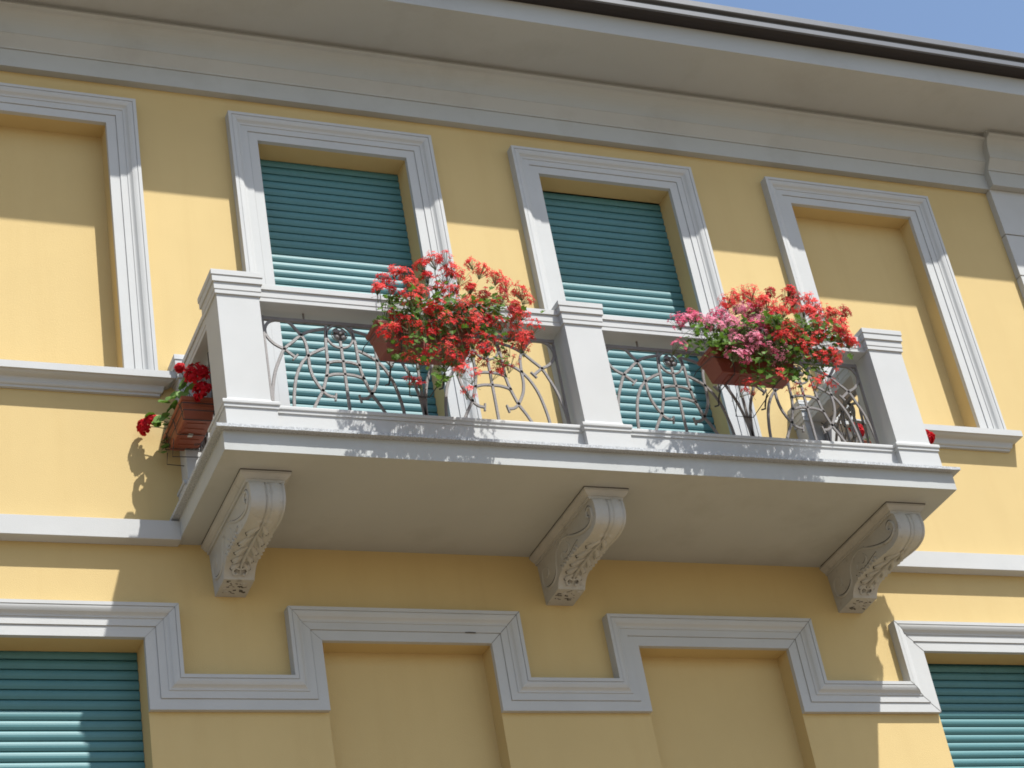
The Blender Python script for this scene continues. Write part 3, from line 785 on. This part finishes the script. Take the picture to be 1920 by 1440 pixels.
PINK_B=[(2.141, -1.349, 0.815), (2.196, -1.36, 0.832), (2.302, -1.291, 0.91), (2.366, -1.315, 0.826), (2.06, -1.413, 0.579), (2.461, -1.305, 0.928), (2.6, -1.214, 1.021), (2.721, -1.204, 1.074), (2.722, -1.264, 1.024), (2.731, -1.32, 0.974), (2.542, -1.314, 0.897), (2.529, -1.365, 0.823), (2.646, -1.295, 0.883), (2.509, -1.353, 0.78), (2.531, -1.418, 0.738), (2.558, -1.497, 0.627), (2.508, -1.399, 0.623), (2.391, -1.51, 0.491), (2.458, -1.491, 0.506), (2.554, -1.458, 0.58), (2.634, -1.449, 0.589), (2.71, -1.485, 0.524), (2.8, -1.397, 0.553), (2.724, -1.4, 0.699), (2.589, -1.492, 0.633), (2.625, -1.404, 0.793), (2.715, -1.381, 0.868), (2.38, -1.42, 0.768), (2.549, -1.246, 0.944), (2.364, -1.368, 0.83), (2.739, -1.238, 0.976), (2.893, -1.206, 1.047), (2.865, -1.314, 0.928), (2.683, -1.435, 0.778), (2.371, -1.245, 0.928), (2.451, -1.471, 0.619), (2.503, -1.435, 0.527), (2.647, -1.503, 0.554), (2.815, -1.333, 0.608), (2.647, -1.471, 0.6), (2.73, -1.508, 0.539), (2.428, -1.424, 0.551), (2.744, -1.488, 0.535), (2.585, -1.448, 0.65), (2.594, -1.48, 0.592), (2.502, -1.457, 0.544), (2.691, -1.419, 0.713)]
RED_B=[(2.797, -1.167, 1.218), (2.771, -1.298, 1.145), (2.678, -1.237, 1.14), (2.565, -1.32, 1.033), (2.828, -1.201, 1.142), (3.037, -1.159, 1.27), (2.857, -1.301, 1.101), (2.86, -1.333, 1.04), (3.111, -1.272, 1.207), (3.148, -1.163, 1.231), (3.099, -1.3, 1.117), (3.07, -1.296, 1.062), (2.912, -1.333, 1.008), (2.959, -1.33, 0.985), (2.859, -1.366, 0.921), (3.275, -1.215, 1.199), (3.077, -1.417, 0.945), (3.276, -1.261, 1.115), (3.139, -1.384, 0.973), (3.177, -1.395, 0.915), (3.235, -1.394, 0.959), (3.098, -1.462, 0.836), (3.312, -1.367, 0.976), (3.413, -1.363, 1.006), (3.273, -1.439, 0.881), (3.325, -1.406, 0.871), (3.247, -1.454, 0.81), (3.187, -1.583, 0.688), (3.171, -1.555, 0.66), (3.245, -1.518, 0.65), (2.927, -1.383, 0.84), (2.923, -1.417, 0.788), (2.786, -1.502, 0.681), (2.688, -1.597, 0.567), (2.865, -1.46, 0.716), (3.024, -1.523, 0.664), (3.086, -1.496, 0.704), (2.936, -1.473, 0.686), (2.887, -1.486, 0.619), (2.912, -1.513, 0.579), (3.054, -1.436, 0.598), (3.05, -1.531, 0.518), (3.102, -1.529, 0.56), (3.2, -1.397, 0.587), (3.118, -1.515, 0.466), (3.095, -1.503, 0.766), (2.754, -1.448, 0.731), (2.641, -1.538, 0.328), (2.473, -1.399, 0.305), (2.51, -1.425, 0.308), (3.003, -1.472, 0.376), (2.924, -1.498, 0.313), (3.103, -1.409, 0.384), (2.862, -1.386, 0.328), (2.746, -1.376, 0.978), (2.945, -1.514, 0.521), (2.953, -1.501, 0.593), (3.022, -1.51, 0.498), (3.26, -1.54, 0.647), (2.742, -1.572, 0.614), (2.798, -1.495, 0.668), (2.889, -1.422, 0.79), (3.228, -1.588, 0.615), (3.118, -1.559, 0.534), (2.841, -1.452, 0.681)]

BG = 'geraniums growing in the balcony flower boxes'
geranium('wide bushy scarlet geranium on the left half of the railing', RED_A, LEAF_A, BOXES[0], [M['red'], M['red'], M['brightred'], M['brightred'], M['darkred']], BG, 21, (3, 4), None, 34)
geranium('rose pink geranium beside a red one in the same flower box', PINK_B, LEAF_B, BOXES[1], [M['pink'], M['palepink'], M['palepink']], BG, 22, (3, 5), (2.43, 2.70), 30)
geranium('red geranium taller than the pink one it shares a box with', RED_B, LEAF_C, BOXES[1], [M['red'], M['brightred'], M['brightred'], M['brightred'], M['darkred']], BG, 23, (4, 6), (2.64, 3.0), 80)

def zonal(label, heads, leaves_, box, seed):
    random.seed(seed)
    x0, x1, y0, y1, z0, z1 = box
    t = thing('geranium', label, 'geranium', ((x0+x1)/2, (y0+y1)/2, z1-.015), BG)
    st, fo = MB(), MB()
    sg = -1 if x0 < 0 else 1
    for (p, rad) in heads:
        p = Vector(p)
        n = int(34+1200*rad*rad/.005*.05)
        base = umbel(t, p, rad, int(46+11000*rad*rad), M['deepred'], .0175, .95, (sg*.35, -.35, .6), False)
        a = Vector(((x0+x1)/2, min(max(p.y, y0+.05), y1-.05), z1-.02)); b = (a+base)/2+Vector((0, 0, .05))
        st.tube(bez(a, b, p), .0026, 5)
    for (p, L) in leaves_:
        p = Vector(p)
        a = Vector(((x0+x1)/2, min(max(p.y, y0+.05), y1-.05), z1-.02)); st.tube(bez(a, (a+p)/2+Vector((0, 0, .03)), p), .0018, 4)
        for k in range(3):
            nn = (Vector((sg*.5, -.3, .7))+rnd_dir()*.55).normalized(); d = rnd_dir(); d = (d-nn*d.dot(nn)).normalized()
            leaf(fo, p+rnd_dir()*.022, d, nn, L*random.uniform(.9, 1.25), ROUND, 0 if random.random() < .4 else 1)
    MB.fix = False
    fo.build('foliage', [M['leaf'], M['leafpale']], t)
    MB.fix = True
    st.build('stems', M['stem'], t)
zonal('crimson ball headed geranium in the orange box on the left end of the balcony',
      [((-.745, -.535, .715), .074), ((-.725, -.545, .590), .060), ((-.80, -.38, .865), .026), ((-.962, -.080, .618), .050), ((-.935, -.125, .640), .034)],
      [((-.80, -.40, .70), .06), ((-.82, -.36, .66), .06), ((-.85, -.33, .63), .055), ((-.87, -.25, .60), .06), ((-.89, -.18, .60), .055), ((-.80, -.30, .63), .06), ((-.90, -.13, .645), .06), ((-.84, -.12, .59), .06), ((-.86, -.09, .50), .05), ((-.87, -.07, .46), .05), ((-.78, -.45, .64), .06), ((-.76, -.25, .62), .06)], LB, 31)
zonal('crimson geranium partly hidden behind the right end pillar of the balcony',
      [((4.40, -.60, .575), .050), ((4.33, -.50, .49), .045), ((4.27, -.74, .475), .050), ((4.12, -.235, .855), .045), ((4.05, -.33, .76), .040), ((4.22, -.55, .40), .04)],
      [((4.15, -.30, .68), .06), ((4.10, -.38, .66), .06), ((4.2, -.45, .60), .06), ((4.25, -.52, .52), .06), ((4.12, -.2, .64), .06), ((4.3, -.56, .5), .06), ((4.08, -.15, .62), .06), ((4.22, -.35, .58), .06)], RB, 32)
